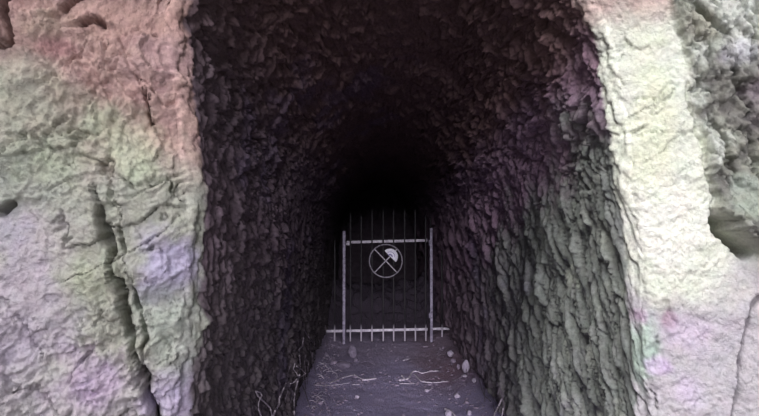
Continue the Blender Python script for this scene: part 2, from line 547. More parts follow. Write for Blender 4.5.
# --- mineral colours (lichen, algae and salts that belong to the rock) plus painted tunnel shade
C = np.zeros((NT, NS, 3))
def lay(C, col, m):
    return C * (1 - m[..., None]) + np.array(col)[None, None, :] * m[..., None]
nA = fbm(X * 3, Y * 3, Z * 3, 501, 4)
nB = fbm(X * 7, Y * 7, Z * 7, 502, 4)
nC = fbm(X * 1.4, Y * 1.4, Z * 1.4, 503, 3)
# inside
purple = srgb(138, 115, 132)
brown = srgb(134, 108, 108)
greeng = srgb(130, 134, 130)
ci = np.zeros_like(C) + np.array(purple)
ci = lay(ci, srgb(150, 126, 144), right * sstep(0.6, 0.9, X))
ci = lay(ci, brown, sstep(2.0, 2.5, Z + 0.3 * nA - 0.35 * right))
ci = lay(ci, srgb(124, 110, 119), left * 0.85)
# right wall: grey-green algae on the lower near part (boundary rises towards the opening)
zb = 2.22 - 0.25 * (Y - 2.8) + 0.3 * nA + 0.15 * nB
gm = sstep(-0.18, 0.18, zb - Z) * right * (1 - 0.8 * sstep(4.0, 7.5, Y))
ci = lay(ci, greeng, gm)
ci = lay(ci, srgb(156, 160, 152), gm * sstep(0.15, 0.5, nB) * 0.8)
# left wall: drab greyish near the bottom
gl = left * (1 - sstep(1.0, 1.7, Z + 0.3 * nA)) * 0.55
ci = lay(ci, srgb(138, 132, 134), gl)
ci = lay(ci, srgb(120, 110, 150), sstep(0.25, 0.6, nC + 0.4 * nB) * 0.3 * sstep(2.8, 3.4, Y))
# face
pink = srgb(196, 156, 146)
green = srgb(174, 176, 160)
lilac = srgb(188, 175, 192)
zt = (Z - 1.71)
cf = np.zeros_like(C) + np.array(green)
cf = lay(cf, pink, sstep(0.25, 0.62, zt + 0.30 * nA + 0.22 * (X + 1.0)))
cf = lay(cf, srgb(188, 178, 186), sstep(0.15, 0.55, -zt - 0.05 + 0.6 * nA) * 0.7)
def blob(cf, px, py, rx, ry, col, k, Yp=YL, rough=0.6, rag_=0.9):
    k = k * 0.8
    p = at(px, py, Yp)
    sx_, sz_ = rx / F * Yp, ry / F * Yp
    d = np.sqrt(((X - p.x) / sx_) ** 2 + ((Z - p.z) / sz_) ** 2) + rag_ * nB + 0.3 * nA
    return lay(cf, col, (1 - sstep(0.35, 1.25, d)) * k)
for a in [(30, 300, 60, 70, lilac, 0.9), (100, 390, 50, 45, srgb(196, 166, 206), 0.95), (172, 262, 30, 34, srgb(190, 178, 222), 0.95),
          (165, 400, 38, 26, srgb(190, 172, 212), 0.9), (30, 190, 70, 60, srgb(165, 172, 162), 0.7), (40, 130, 60, 50, srgb(170, 180, 152), 0.6),
          (135, 150, 45, 40, srgb(196, 208, 170), 0.75), (60, 245, 40, 40, srgb(196, 178, 192), 0.6), (90, 270, 26, 34, srgb(176, 186, 150), 0.7),
          (65, 52, 16, 10, srgb(150, 90, 98), 0.7), (20, 30, 26, 30, srgb(150, 118, 112), 0.6), (160, 60, 40, 40, srgb(182, 144, 150), 0.6),
          (130, 20, 60, 26, srgb(180, 136, 124), 0.7), (172, 330, 32, 40, srgb(178, 190, 178), 0.75), (55, 25, 22, 16, srgb(172, 160, 130), 0.5),
          (10, 235, 26, 24, srgb(180, 168, 200), 0.6), (20, 360, 40, 40, srgb(182, 170, 190), 0.5), (80, 165, 40, 30, srgb(170, 182, 150), 0.6)]:
    cf = blob(cf, *a)
rightf = sstep(0.6, 0.9, X)
cr = np.zeros_like(C) + np.array(srgb(212, 217, 198))
cr = lay(cr, srgb(182, 176, 182), sstep(0.12, 0.34, -zt + 0.35 * nA))
cr = lay(cr, srgb(196, 170, 160), sstep(0.78, 0.95, zt + 0.2 * nA - 0.25 * (X - 1.1)))
for a in [(672, 220, 45, 50, srgb(236, 236, 222), 0.9), (655, 120, 26, 80, srgb(222, 228, 190), 0.8), (652, 350, 16, 40, srgb(170, 205, 180), 0.85),
          (648, 320, 10, 12, srgb(222, 180, 216), 0.9), (677, 322, 9, 10, srgb(150, 104, 130), 0.8), (700, 335, 30, 22, srgb(206, 182, 214), 0.7),
          (668, 370, 12, 10, srgb(212, 180, 226), 0.8), (692, 395, 22, 20, srgb(206, 186, 220), 0.7), (730, 280, 40, 26, srgb(212, 210, 198), 0.6),
          (720, 370, 30, 40, srgb(188, 182, 190), 0.6)]:
    cr = blob(cr, *a, Yp=YR)
cg = np.zeros_like(C) + np.array(srgb(150, 154, 138))
cg = cg * 1.0
cg = lay(cg, srgb(188, 194, 182), sstep(-0.05, 0.35, nB))
cg = lay(cg, srgb(112, 108, 104), sstep(0.05, 0.4, nA - nB * 0.4) * 0.75)
for a in [(735, 55, 24, 20, srgb(205, 205, 215), 0.8), (757, 90, 14, 40, srgb(140, 118, 136), 0.6), (745, 200, 20, 26, srgb(180, 196, 178), 0.7),
          (700, 30, 20, 20, srgb(172, 168, 150), 0.6)]:
    cg = blob(cg, *a, Yp=YR)
cr = cr * (1 - crag[..., None]) + cg * crag[..., None]
cf = cf * (1 - rightf[..., None]) + cr * rightf[..., None]
ci = ci * (1 - 0.38 * (1 - right * 0.8) - 0.42 * sstep(4.2, 7.5, Y) * (1 - 0.38 * (1 - right)))[..., None]  # tunnel shade painted in: left wall, vault and deeper rock darkened
ie = 1 - sstep(-0.085, -0.055, Tt + 0.05 * nB)
cl_ = cf.mean(-1, keepdims=True)
cf = (cl_ + (cf - cl_) * 0.74) * (0.80 + 0.20 * rightf[..., None])
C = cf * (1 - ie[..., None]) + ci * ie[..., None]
C = C * (1 + 0.10 * nB[..., None])
C = np.clip(C, 0.004, 0.95)

def grid_object(name, X, Y, Z, C, mat, smooth=True):
    n0, n1 = X.shape
    co = np.stack([X, Y, Z], -1).reshape(-1, 3).astype(np.float32)
    idx = np.arange(n0 * n1).reshape(n0, n1)
    q = np.stack([idx[:-1, :-1], idx[:-1, 1:], idx[1:, 1:], idx[1:, :-1]], -1).reshape(-1, 4)
    me = bpy.data.meshes.new(name)
    me.vertices.add(len(co)); me.vertices.foreach_set('co', co.ravel())
    me.loops.add(q.size); me.loops.foreach_set('vertex_index', q.ravel().astype(np.int32))
    me.polygons.add(len(q)); me.polygons.foreach_set('loop_start', (np.arange(len(q)) * 4).astype(np.int32))
    me.update(calc_edges=True)
    me.polygons.foreach_set('use_smooth', np.full(len(q), smooth))
    ca = me.color_attributes.new('mineral', 'FLOAT_COLOR', 'POINT')
    c4 = np.concatenate([C.reshape(-1, 3), np.ones((n0 * n1, 1))], 1).astype(np.float32)
    ca.data.foreach_set('color', c4.ravel())
    me.materials.append(mat)
    ob = bpy.data.objects.new(name, me)
    COL.objects.link(ob)
    return ob

def structure(ob, label):
    ob['kind'] = 'structure'
    ob['label'] = label
    ob['category'] = 'rock' if 'floor' not in ob.name else 'ground'
    return ob

iL, iR = int(NS * 0.36), int(NS * 0.64)
e = NI + 3      # a few rows beyond the arris
def sub(i0, i1, j0, j1):
    return [a[i0:i1, j0:j1] for a in (VX, VY, VZ)] + [C[i0:i1, j0:j1]]
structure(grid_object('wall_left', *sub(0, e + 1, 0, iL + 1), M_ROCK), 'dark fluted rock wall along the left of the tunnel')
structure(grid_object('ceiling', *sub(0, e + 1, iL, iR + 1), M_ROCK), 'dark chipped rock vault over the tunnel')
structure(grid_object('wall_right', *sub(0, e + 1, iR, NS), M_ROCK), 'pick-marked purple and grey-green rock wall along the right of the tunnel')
structure(grid_object('wall_front_left', *sub(e, NT, 0, iL + 1), M_FACE), 'pink, green and lilac rock face left of the tunnel mouth')
structure(grid_object('wall_front_top', *sub(e, NT, iL, iR + 1), M_FACE), 'rock face above the tunnel mouth')
structure(grid_object('wall_front_right', *sub(e, NT, iR, NS), M_FACE), 'pale green rock face with a craggy bulge right of the tunnel mouth')

# back wall
bx, bz = np.meshgrid(np.linspace(-1.3, 1.9, 160), np.linspace(-0.3, 3.3, 160))
bb, bs = cells(bx / 0.14, bz / 0.12, 700)
by = 14.2 - bb * 0.06 - bs * 0.03 - 0.1 * fbm(bx * 2, by * 0 if False else bx * 0, bz * 2, 701, 3)
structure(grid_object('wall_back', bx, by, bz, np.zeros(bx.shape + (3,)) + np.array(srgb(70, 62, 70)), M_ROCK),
          'dark rock closing the tunnel far behind the gate')

# ------------------------------------------------------------------ floor
def floor_h(x, y):
    h = 0.018 * fbm(x * 1.6, y * 1.6, x * 0, 801, 3) + 0.010 * fbm(x * 7, y * 7, x * 0, 802, 4)
    # earth banked against both walls
    h = h + 0.09 * (1 - sstep(0.0, 0.30, x + 0.62)) + 0.11 * sstep(0.0, 0.32, x - 0.86)
    # heap of fallen rubble beyond the gate
    m = np.exp(-((y - 11.9) / 1.3) ** 2)
    bz_, sz_ = cells(x / 0.16, y / 0.2, 810)
    h = h + m * (0.62 + 0.16 * sz_ + 0.1 * fbm(x * 2, y * 2, x * 0, 803, 3)) * sstep(9.3, 10.6, y)
    return h
ys = [2.2]
while ys[-1] < 14.6:
    ys.append(ys[-1] + 0.016 + 0.02 * (ys[-1] > 9.5) + 0.03 * (ys[-1] < 3.8))
fx, fy = np.meshgrid(np.linspace(-0.95, 1.5, 260), np.array(ys))
fz = floor_h(fx, fy) + 0.004 * fbm(fx * 40, fy * 40, fx * 0, 804, 2)
fc = np.zeros(fx.shape + (3,)) + np.array(srgb(170, 160, 194))
fn = fbm(fx * 3, fy * 3, fx * 0, 805, 4)
fn2 = fbm(fx * 9, fy * 9, fx * 0, 806, 4)
fc = lay(fc, srgb(156, 128, 144), sstep(0.35, 0.9, fx + 0.25 * fn) * sstep(5.8, 7.2, fy))
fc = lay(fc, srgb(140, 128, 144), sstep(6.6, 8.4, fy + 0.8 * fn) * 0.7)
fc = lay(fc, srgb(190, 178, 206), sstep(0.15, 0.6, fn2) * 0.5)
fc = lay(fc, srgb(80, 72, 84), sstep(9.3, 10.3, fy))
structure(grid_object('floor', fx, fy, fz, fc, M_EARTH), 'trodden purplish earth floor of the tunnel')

# open ground outside, in front of the portal
gx, gy = np.meshgrid(np.linspace(-9, 9, 120), np.linspace(-16, 2.3, 120))
gz = 0.03 * fbm(gx, gy, gx * 0, 820, 4) - 0.01
structure(grid_object('floor_outside', gx, gy, gz, np.zeros(gx.shape + (3,)) + np.array(srgb(140, 134, 130)), M_EARTH),
          'bare earth in front of the tunnel mouth')

# BVH of the walls for seating roots and stones
def bvh(i0, i1, j0, j1, st=2):
    a = np.stack([VX[i0:i1:st, j0:j1:st], VY[i0:i1:st, j0:j1:st], VZ[i0:i1:st, j0:j1:st]], -1)
    n0, n1 = a.shape[:2]
    idx = np.arange(n0 * n1).reshape(n0, n1)
    q = np.stack([idx[:-1, :-1], idx[:-1, 1:], idx[1:, 1:], idx[1:, :-1]], -1).reshape(-1, 4)
    return BVHTree.FromPolygons(a.reshape(-1, 3).tolist(), q.tolist())
jl = int(NS * 0.20)
iw = max(0, int(np.searchsorted(-np.array(inside), -7.5)))
BL = bvh(iw, NI, 0, jl)
BR = bvh(iw, NI, NS - jl, NS)

def fh(x, y):
    return float(floor_h(np.array([x]), np.array([y]))[0])

def seat_wall(px, py, tree, off):
    """where the line of sight meets the wall, or the floor if that comes first"""
    d = ray(px, py).normalized()
    o = Vector((0, 0, CAMZ))
    hit = tree.ray_cast(o, d, 12)
    pf = on_floor(px, py, 0.03)
    if hit[0] is None or hit[0].y > pf.y:
        z = fh(pf.x, pf.y)
        return on_floor(px, py, z + off) 
    return hit[0] + hit[1] * (off if hit[1].dot(d) < 0 else -off)

# ------------------------------------------------------------------ small-object helpers
def link_bm(name, bm, mat, parent=None, smooth=True):
    me = bpy.data.meshes.new(name)
    bmesh.ops.recalc_face_normals(bm, faces=bm.faces)
    bm.to_mesh(me); bm.free()
    for p in me.polygons:
        p.use_smooth = smooth
    me.materials.append(mat)
    ob = bpy.data.objects.new(name, me)
    COL.objects.link(ob)
    if parent:
        ob.parent = parent
    return ob

def tube(bm, pts, radii, seg=8, cap=True):
    pts = [Vector(p) for p in pts]
    rings = []
    up = Vector((0.123, 0.456, 0.881)).normalized()
    for i, p in enumerate(pts):
        t = (pts[min(i + 1, len(pts) - 1)] - pts[max(i - 1, 0)]).normalized()
        a = t.cross(up)
        if a.length < 0.1:
            a = t.cross(Vector((1, 0, 0)))
        a.normalize()
        b = t.cross(a).normalized()
        r = radii[i] if hasattr(radii, '__len__') else radii
        rings.append([bm.verts.new(p + (a * math.cos(2 * math.pi * k / seg) + b * math.sin(2 * math.pi * k / seg)) * r) for k in range(seg)])
    for r0, r1 in zip(rings[:-1], rings[1:]):
        for k in range(seg):
            bm.faces.new((r0[k], r0[(k + 1) % seg], r1[(k + 1) % seg], r1[k]))
    if cap:
        bm.faces.new(rings[0][::-1]); bm.faces.new(rings[-1])
    return rings

def box(bm, c, size, bevel=0.0, rot=None):
    r = bmesh.ops.create_cube(bm, size=1.0)
    vs = r['verts']
    mt = Matrix.Translation(Vector(c)) @ (rot.to_4x4() if rot else Matrix.Identity(4)) @ Matrix.Diagonal((*size, 1))
    bmesh.ops.transform(bm, matrix=mt, verts=vs)
    if bevel:
        es = list({e for v in vs for e in v.link_edges})
        bmesh.ops.bevel(bm, geom=es, offset=bevel, segments=2, profile=0.5, affect='EDGES')

def tag(ob, label, cat=None, group=None, kind=None):
    ob['label'] = label
    if cat: ob['category'] = cat
    if group: ob['group'] = group
    if kind: ob['kind'] = kind
    return ob

def empty(name, loc):
    ob = bpy.data.objects.new(name, None)
    ob.location = loc
    ob.empty_display_size = 0.1
    COL.objects.link(ob)
    return ob

def local(pts, o):
    return [Vector(p) - Vector(o) for p in pts]

# ------------------------------------------------------------------ the gate
GY = 9.0
def gx_(px): return at(px, 300, GY).x
zt_rail = at(386, 241.3, GY).z
zb_rail = at(386, 330, GY).z
g0 = Vector((gx_(386), GY, 0.0))
gate = tag(empty('barred_gate', g0), 'tall barred metal gate with a wheel emblem, closed across the dark tunnel', 'gate')
def gpart(name, bm, mat, parent=gate):
    return link_bm(name, bm, mat, parent)
# rails, sagging a trifle to the left as in the photo
xl_, xr_ = gx_(346.5) - g0.x, gx_(427.5) - g0.x
bm = bmesh.new()
ang = math.atan2(0.028, xr_ - xl_)
box(bm, ((xl_ + xr_) / 2, 0.0, zt_rail), (xr_ - xl_, 0.025, 0.040), 0.004, Matrix.Rotation(-ang, 3, 'Y'))
gpart('top_rail', bm, M_STEEL)
bm = bmesh.new()
box(bm, ((xl_ + xr_) / 2, 0.0, zb_rail), (xr_ - xl_, 0.025, 0.038), 0.004, Matrix.Rotation(-ang * 0.8, 3, 'Y'))
gpart('bottom_rail', bm, M_STEEL)
bars = [350.4, 361.2, 372.0, 383.2, 393.6, 404.7, 415.2, 425.6]
tops = [212, 214, 208, 208, 209, 208, 209, 215]
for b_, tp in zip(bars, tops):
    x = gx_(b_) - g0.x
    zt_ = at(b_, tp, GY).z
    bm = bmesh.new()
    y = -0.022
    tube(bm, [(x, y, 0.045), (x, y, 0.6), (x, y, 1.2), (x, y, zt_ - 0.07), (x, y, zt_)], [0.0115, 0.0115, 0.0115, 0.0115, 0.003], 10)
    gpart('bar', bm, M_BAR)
# wheel emblem: hoop, two crossed rods, fan-shaped enamel plate
ec = at(385.8, 260.9, GY - 0.045) - g0
ER = 16.3 / F * GY
hoop = bmesh.new()
n = 64
P_ = [(ec.x + ER * math.cos(2 * math.pi * k / n), ec.y, ec.z + ER * math.sin(2 * math.pi * k / n)) for k in range(n)]
rg_ = []
for k in range(n):
    a = 2 * math.pi * k / n
    ring = []
    for m_ in range(8):
        b = 2 * math.pi * m_ / 8
        rr = ER + 0.010 * math.cos(b)
        ring.append(hoop.verts.new((ec.x + rr * math.cos(a), ec.y + 0.010 * math.sin(b), ec.z + rr * math.sin(a))))
    rg_.append(ring)
for k in range(n):
    for m_ in range(8):
        hoop.faces.new((rg_[k][m_], rg_[k][(m_ + 1) % 8], rg_[(k + 1) % n][(m_ + 1) % 8], rg_[(k + 1) % n][m_]))
emblem = gpart('wheel_emblem', hoop, M_RING)
for sgn in (1, -1):
    bm = bmesh.new()
    a = math.radians(46)
    d = Vector((math.cos(a) * sgn, 0, math.sin(a)))
    y = ec.y + (0.004 if sgn > 0 else -0.010)
    tube(bm, [(ec.x - d.x * ER * 0.98, y, ec.z - d.z * ER * 0.98), (ec.x + d.x * ER * 0.98, y, ec.z + d.z * ER * 0.98)], 0.0085, 8)
    tag(gpart('crossed_rod', bm, M_STEEL, emblem), 'slanting pale rod of the wheel emblem')
# fan plate (annular sector) pointing to the upper right
def sector(bm, cx, cz, r0, r1, a0, a1, y0, y1, n=18):
    f, b = [], []
    for k in range(n + 1):
        a = a0 + (a1 - a0) * k / n
        c_, s_ = math.cos(a), math.sin(a)
        f.append((bm.verts.new((cx + r0 * c_, y0, cz + r0 * s_)), bm.verts.new((cx + r1 * c_, y0, cz + r1 * s_))))
        b.append((bm.verts.new((cx + r0 * c_, y1, cz + r0 * s_)), bm.verts.new((cx + r1 * c_, y1, cz + r1 * s_))))
    for k in range(n):
        bm.faces.new((f[k][0], f[k][1], f[k + 1][1], f[k + 1][0]))
        bm.faces.new((b[k][0], b[k + 1][0], b[k + 1][1], b[k][1]))
        bm.faces.new((f[k][1], b[k][1], b[k + 1][1], f[k + 1][1]))
        bm.faces.new((f[k][0], f[k + 1][0], b[k + 1][0], b[k][0]))
    bm.faces.new((f[0][0], b[0][0], b[0][1], f[0][1]))
    bm.faces.new((f[n][0], f[n][1], b[n][1], b[n][0]))
ap = at(390.0, 256.6, GY - 0.06) - g0
pxm = GY / F
bm = bmesh.new()
A0, A1 = math.radians(-33), math.radians(125)
sector(bm, ap.x, ap.z, 0.6 * pxm, 7.9 * pxm, math.radians(-43), math.radians(133), ec.y - 0.016, ec.y - 0.010)
plate = tag(gpart('fan_plate', bm, M_PLATE, emblem), 'white fan-shaped plate in the upper right of the wheel')
bm = bmesh.new()
sector(bm, ap.x, ap.z, 1.6 * pxm, 2.6 * pxm, math.radians(-10), math.radians(150), ec.y - 0.019, ec.y - 0.0155)
sector(bm, ap.x, ap.z, 4.5 * pxm, 5.0 * pxm, math.radians(-10), math.radians(120), ec.y - 0.019, ec.y - 0.0155)
tag(gpart('arc_marking', bm, M_MARK, emblem), 'violet arcs on the white plate')

# posts with their short side pieces, fixed to the rock
def gate_post(px, top_y, bot_y, side_px, rail_to, rail_y, stub_top, label, w, rail_h):
    x = gx_(px)
    root = tag(empty('gate_post', (x, GY, 0)), label, 'post')
    bm = bmesh.new()
    z1 = at(px, top_y, GY).z
    box(bm, (0, 0.0, z1 / 2 - 0.02), (w, 0.045, z1 + 0.04), 0.006)
    link_bm('post', bm, M_POST, root)
    bm = bmesh.new()
    sx = gx_(rail_to) - x
    zr = at(px, rail_y, GY).z
    s_ = 1 if sx > 0 else -1
    box(bm, ((sx + s_ * w / 2) / 2, 0, zr), (abs(sx) - w / 2 + 0.001, 0.024, rail_h), 0.004)
    link_bm('side_rail', bm, M_STEEL, root)
    bm = bmesh.new()
    bxx = gx_(side_px) - x
    zt2 = at(side_px, stub_top, GY).z
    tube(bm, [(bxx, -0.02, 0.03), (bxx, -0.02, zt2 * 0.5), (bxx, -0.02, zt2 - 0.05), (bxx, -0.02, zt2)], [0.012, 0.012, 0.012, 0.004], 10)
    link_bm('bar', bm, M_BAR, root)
    return root
pl = gate_post(344.0, 231, 344, 334.8, 326.5, 331, 240, 'left steel gate post with a short barred side piece reaching the rock', 0.042, 0.038)
pr = gate_post(431.3, 228, 344, 441.8, 449.5, 328.8, 250, 'right steel gate post, brighter at its top, with a short barred side piece', 0.040, 0.036)
bm = bmesh.new()
z1 = at(430.8, 228, GY).z
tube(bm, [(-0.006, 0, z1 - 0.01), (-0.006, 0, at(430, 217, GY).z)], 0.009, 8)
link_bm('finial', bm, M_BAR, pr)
for k, zz in enumerate((0.42, zt_rail - 0.02)):
    bm = bmesh.new()
    tube(bm, [(-0.026, -0.012, zz - 0.04), (-0.026, -0.012, zz + 0.04)], 0.012, 10)
    link_bm('hinge', bm, M_POST, pr)
# latch on the left
bm = bmesh.new()
box(bm, (gx_(347.8) - g0.x, -0.015, at(348, 244, GY).z), (0.05, 0.03, 0.035), 0.004)
gpart('latch', bm, M_STEEL)

# ------------------------------------------------------------------ stones
def stone(px, py, wpx, hpx, label, mat=M_STONE, seed=0, flat=0.75, group=None, depth=0.9):
    """py = where its foot meets the ground"""
    p = on_floor(px, py, 0.02)
    z = fh(p.x, p.y)
    p = on_floor(px, py, z)
    w = wpx / F * p.y
    h = hpx / F * p.y
    bm = bmesh.new()
    bmesh.ops.create_icosphere(bm, subdivisions=4, radius=1.0)
    rnd = random.Random(seed)
    planes = [(Vector((rnd.uniform(-1, 1), rnd.uniform(-1, 1), rnd.uniform(-1, 1))).normalized(), rnd.uniform(0.72, 0.98)) for _ in range(14)]
    for v in bm.verts:
        c = v.co.copy()
        for n_, o_ in planes:
            d = c.dot(n_)
            if d > o_:
                c -= n_ * (d - o_)
        v.co = c
    co = np.array([v.co[:] for v in bm.verts])
    nn = fbm(co[:, 0] * 2.5 + seed, co[:, 1] * 2.5, co[:, 2] * 2.5, seed, 4)
    for v, k in zip(bm.verts, nn):
        v.co *= 1 + 0.12 * k
    xs = [v.co.x for v in bm.verts]; zs = [v.co.z for v in bm.verts]; ysv = [v.co.y for v in bm.verts]
    sx, sz, sy = w / (max(xs) - min(xs)), h / (max(zs) - min(zs)) * 1.15, w * depth / (max(ysv) - min(ysv))
    for v in bm.verts:
        v.co = Vector(((v.co.x - (max(xs) + min(xs)) / 2) * sx, v.co.y * sy, (v.co.z - min(zs)) * sz - 0.1 * h))
    ob = link_bm('stone', bm, mat)
    ob.location = (p.x, p.y + w * depth * 0.4, z)
    tag(ob, label, 'stone', group)
    return ob
stone(352.3, 358.5, 9.5, 12, 'upright pale block of stone on the floor just in front of the left gate post', M_STONE3, 1)
stone(343.5, 369.5, 15, 7, 'broad flat stone lying in front of the upright block, left side of the floor', M_STONE3, 2)
stone(356, 362.5, 5, 4, 'small stone tucked against the right foot of the upright block', M_STONE3, 3)
stone(334, 364.5, 6, 3.5, 'small dull stone at the foot of the left wall near the gate', M_STONE2, 4)
stone(450.8, 356.8, 6.8, 5.6, 'round pale stone on the floor just right of the right gate post', M_STONE, 5)
stone(466.3, 372.6, 8.0, 11.5, 'tall pale tilted stone leaning by the foot of the right wall', M_STONE, 6)
stone(458.6, 369.5, 4, 5, 'small stone directly left of the tall tilted stone', M_STONE2, 7)
stone(465.0, 377.6, 6.5, 2.6, 'thin flat pale stone directly in front of the tall tilted stone', M_STONE, 8)
stone(457.4, 398.6, 6.6, 5.0, 'squarish pale stone alone on the right of the floor', M_STONE, 9)
stone(453.5, 363.5, 5.5, 4, 'dull reddish stone between the round stone and the tall tilted one', M_STONE2, 10)
stone(357.3, 398.8, 4.6, 3.4, 'small pale pebble alone on the left half of the floor', M_STONE, 11)
stone(448.8, 418.0, 7, 7.0, 'bright stone at the very bottom edge, right half of the floor', M_STONE, 12)
stone(474.0, 383.0, 4.5, 4.5, 'small pale stone against the root-covered foot of the right wall', M_STONE, 13)
stone(427.0, 392.5, 5.0, 3.0, 'small pale chip below the forked twig on the floor', M_STONE, 14)
stone(320.5, 405.0, 5.0, 3.2, 'small stone at the left edge of the floor beside the straw tufts', M_STONE2, 15)
stone(467.0, 404.0, 5.0, 2.6, 'low dull stone right of the squarish pale stone', M_STONE2, 16)
stone(469.5, 416.0, 4.5, 5.0, 'small bright stone at the bottom edge near the right wall roots', M_STONE, 17)

# ------------------------------------------------------------------ roots
def smooth_path(pts, k=5):
    P = [Vector(p) for p in pts]
    P = [P[0] * 2 - P[1]] + P + [P[-1] * 2 - P[-2]]
    out = []
    for i in range(1, len(P) - 2):
        for j in range(k):
            t = j / k
            p0, p1, p2, p3 = P[i - 1:i + 3]
            out.append(0.5 * ((2 * p1) + (p2 - p0) * t + (2 * p0 - 5 * p1 + 4 * p2 - p3) * t * t + (3 * p1 - p0 - 3 * p2 + p3) * t ** 3))
    out.append(P[-2])
    return out

def make_strand(name, pts, r0, r1, mat, label, cat, group=None, jitter=0.0):
    path = smooth_path(pts)
    rnd = random.Random(len(pts) * 31 + int(abs(path[0].x) * 1000))
    path = [p + Vector((rnd.uniform(-1, 1), rnd.uniform(-1, 1), rnd.uniform(-1, 1))) * jitter for p in path]
    n_ = len(path)
    rad = [(r0 + (r1 - r0) * i / (n_ - 1)) * (1 + 0.18 * math.sin(i * 1.7)) for i in range(n_)]
    rad[0] *= 0.5; rad[-1] *= 0.5
    o_ = path[-1].copy()
    bm = bmesh.new()
    tube(bm, [p - o_ for p in path], rad, 8)
    ob = link_bm(name, bm, mat)
    ob.location = o_
    return tag(ob, label, cat, group)

def dense(pts, m=4):
    out = []
    for (a, b), (c, d) in zip(pts[:-1], pts[1:]):
        for k in range(m):
            t = k / m
            out.append((a + (c - a) * t, b + (d - b) * t))
    out.append(pts[-1])
    return out
def px_root(pts, tree, r0, r1, mat, label, off=0.014, group=None):
    pts = dense(pts, 3)
    W = [seat_wall(a, b, tree, off) for a, b in pts]
    W0 = [w.copy() for w in W]
    # keep the strand from jumping in and out of the flutes
    for _ in range(2):
        W = [W[0]] + [(W[i - 1] + W[i] * 2 + W[i + 1]) / 4 for i in range(1, len(W) - 1)] + [W[-1]]
    # restore sight line after smoothing the depth only
    out = []
    for (a, b), w, w0 in zip(pts, W, W0):
        w.y = min(w.y, w0.y)
        out.append(at(a, b, w.y - off - 0.10))
    return make_strand('root', out, r0 * 0.78, r1 * 0.78, mat, label, 'root', group, 0.0)

px_root([(303.5, 338), (302.5, 345), (298.9, 350), (299.6, 358), (300.3, 364), (299.4, 375), (297, 384), (295.2, 391), (294, 400), (294.3, 412), (295, 424)],
        BL, 0.010, 0.008, M_ROOT, 'long pale root hanging down the left wall beside the floor')
px_root([(296.5, 366.3), (301, 369), (305.6, 373.4), (303, 375.6), (297, 379), (293, 383), (290.3, 383.6)],
        BL, 0.008, 0.006, M_ROOT, 'pale root looping across the long hanging root on the left wall', off=0.03)
px_root([(286, 383), (283, 390), (279.3, 398.5), (279.3, 404), (275, 411), (272.5, 418), (272, 430)],
        BL, 0.008, 0.009, M_ROOT, 'kinked pale root low on the left wall, left of the long hanging one')
px_root([(255.5, 391), (258, 396), (262, 400), (267, 404.5), (270.3, 408), (272, 416), (273, 430)],
        BL, 0.006, 0.007, M_ROOT, 'pale root running down to the right, lowest on the left wall')
px_root([(255.5, 391), (260.5, 392.5), (261.8, 395.5), (258.5, 403), (258.5, 409), (261, 416), (262, 426)],
        BL, 0.005, 0.006, M_ROOT, 'hooked thin pale root, nearest the tunnel mouth on the left wall')
px_root([(291, 364), (289, 370), (287, 375.5)], BL, 0.005, 0.004, M_ROOTD, 'short dull rootlet left of the looping root')
px_root([(288, 391), (285, 400), (281, 407)], BL, 0.005, 0.004, M_ROOTD, 'short dull rootlet between the kinked root and the long root')
px_root([(302, 385), (306, 395), (308, 402), (310.5, 409)], BL, 0.006, 0.004, M_ROOTD, 'straight dull root slanting down to the left edge of the floor')
px_root([(295, 363), (293.5, 369), (297, 374), (299, 380)], BL, 0.006, 0.004, M_ROOT, 'tangled pale rootlet inside the loop on the left wall', off=0.02)
px_root([(304, 330), (308, 336), (313, 343)], BL, 0.006, 0.004, M_ROOTD, 'dull rootlet slanting right above the long root on the left wall')

px_root([(502, 398), (500, 403), (497, 409), (494.5, 414), (492, 424)], BR, 0.009, 0.008, M_ROOT, 'stout pale root slanting down at the foot of the right wall')
px_root([(503.2, 408), (502.6, 412), (501.5, 418)], BR, 0.008, 0.007, M_ROOT, 'short bright root stub at the bottom edge of the right wall')
px_root([(479, 372), (479.5, 380), (481.5, 389), (484.5, 396), (489.5, 400), (493.5, 405), (494.5, 412)], BR, 0.005, 0.005, M_ROOTD,
        'thin bent root running along the foot of the right wall')
px_root([(485, 362), (487, 368), (488.6, 374), (489, 380)], BR, 0.005, 0.004, M_ROOTD, 'thin root high among the rootlets of the right wall')
px_root([(493.5, 388), (495, 394), (496, 401), (495, 406)], BR, 0.006, 0.004, M_ROOTD, 'dull root above the stout pale root of the right wall')
rr_ = random.Random(5)
for k in range(16):
    a = rr_.uniform(0, 1)
    px = 462 + a * 44
    foot = 372 + (px - 462) * 1.15
    pts = [(px - rr_.uniform(-1, 3), foot - rr_.uniform(22, 34))]
    for j in range(4):
        pts.append((pts[-1][0] + rr_.uniform(-0.8, 2.4), pts[-1][1] + rr_.uniform(5, 9)))
    px_root(pts, BR, 0.0035, 0.003, M_ROOTD, 'thin dull rootlet hanging at the foot of the right wall', group='rootlets of the right wall')
for k in range(14):
    px = rr_.uniform(303, 326)
    foot = 352 + (326 - px) * 1.9
    pts = [(px + rr_.uniform(-3, 0), foot - rr_.uniform(22, 34))]
    for j in range(4):
        pts.append((pts[-1][0] + rr_.uniform(-1.0, 1.8), pts[-1][1] + rr_.uniform(4, 8)))
    px_root(pts, BL, 0.0035, 0.003, M_ROOTD, 'thin dull rootlet hanging at the foot of the left wall', group='rootlets of the left wall')

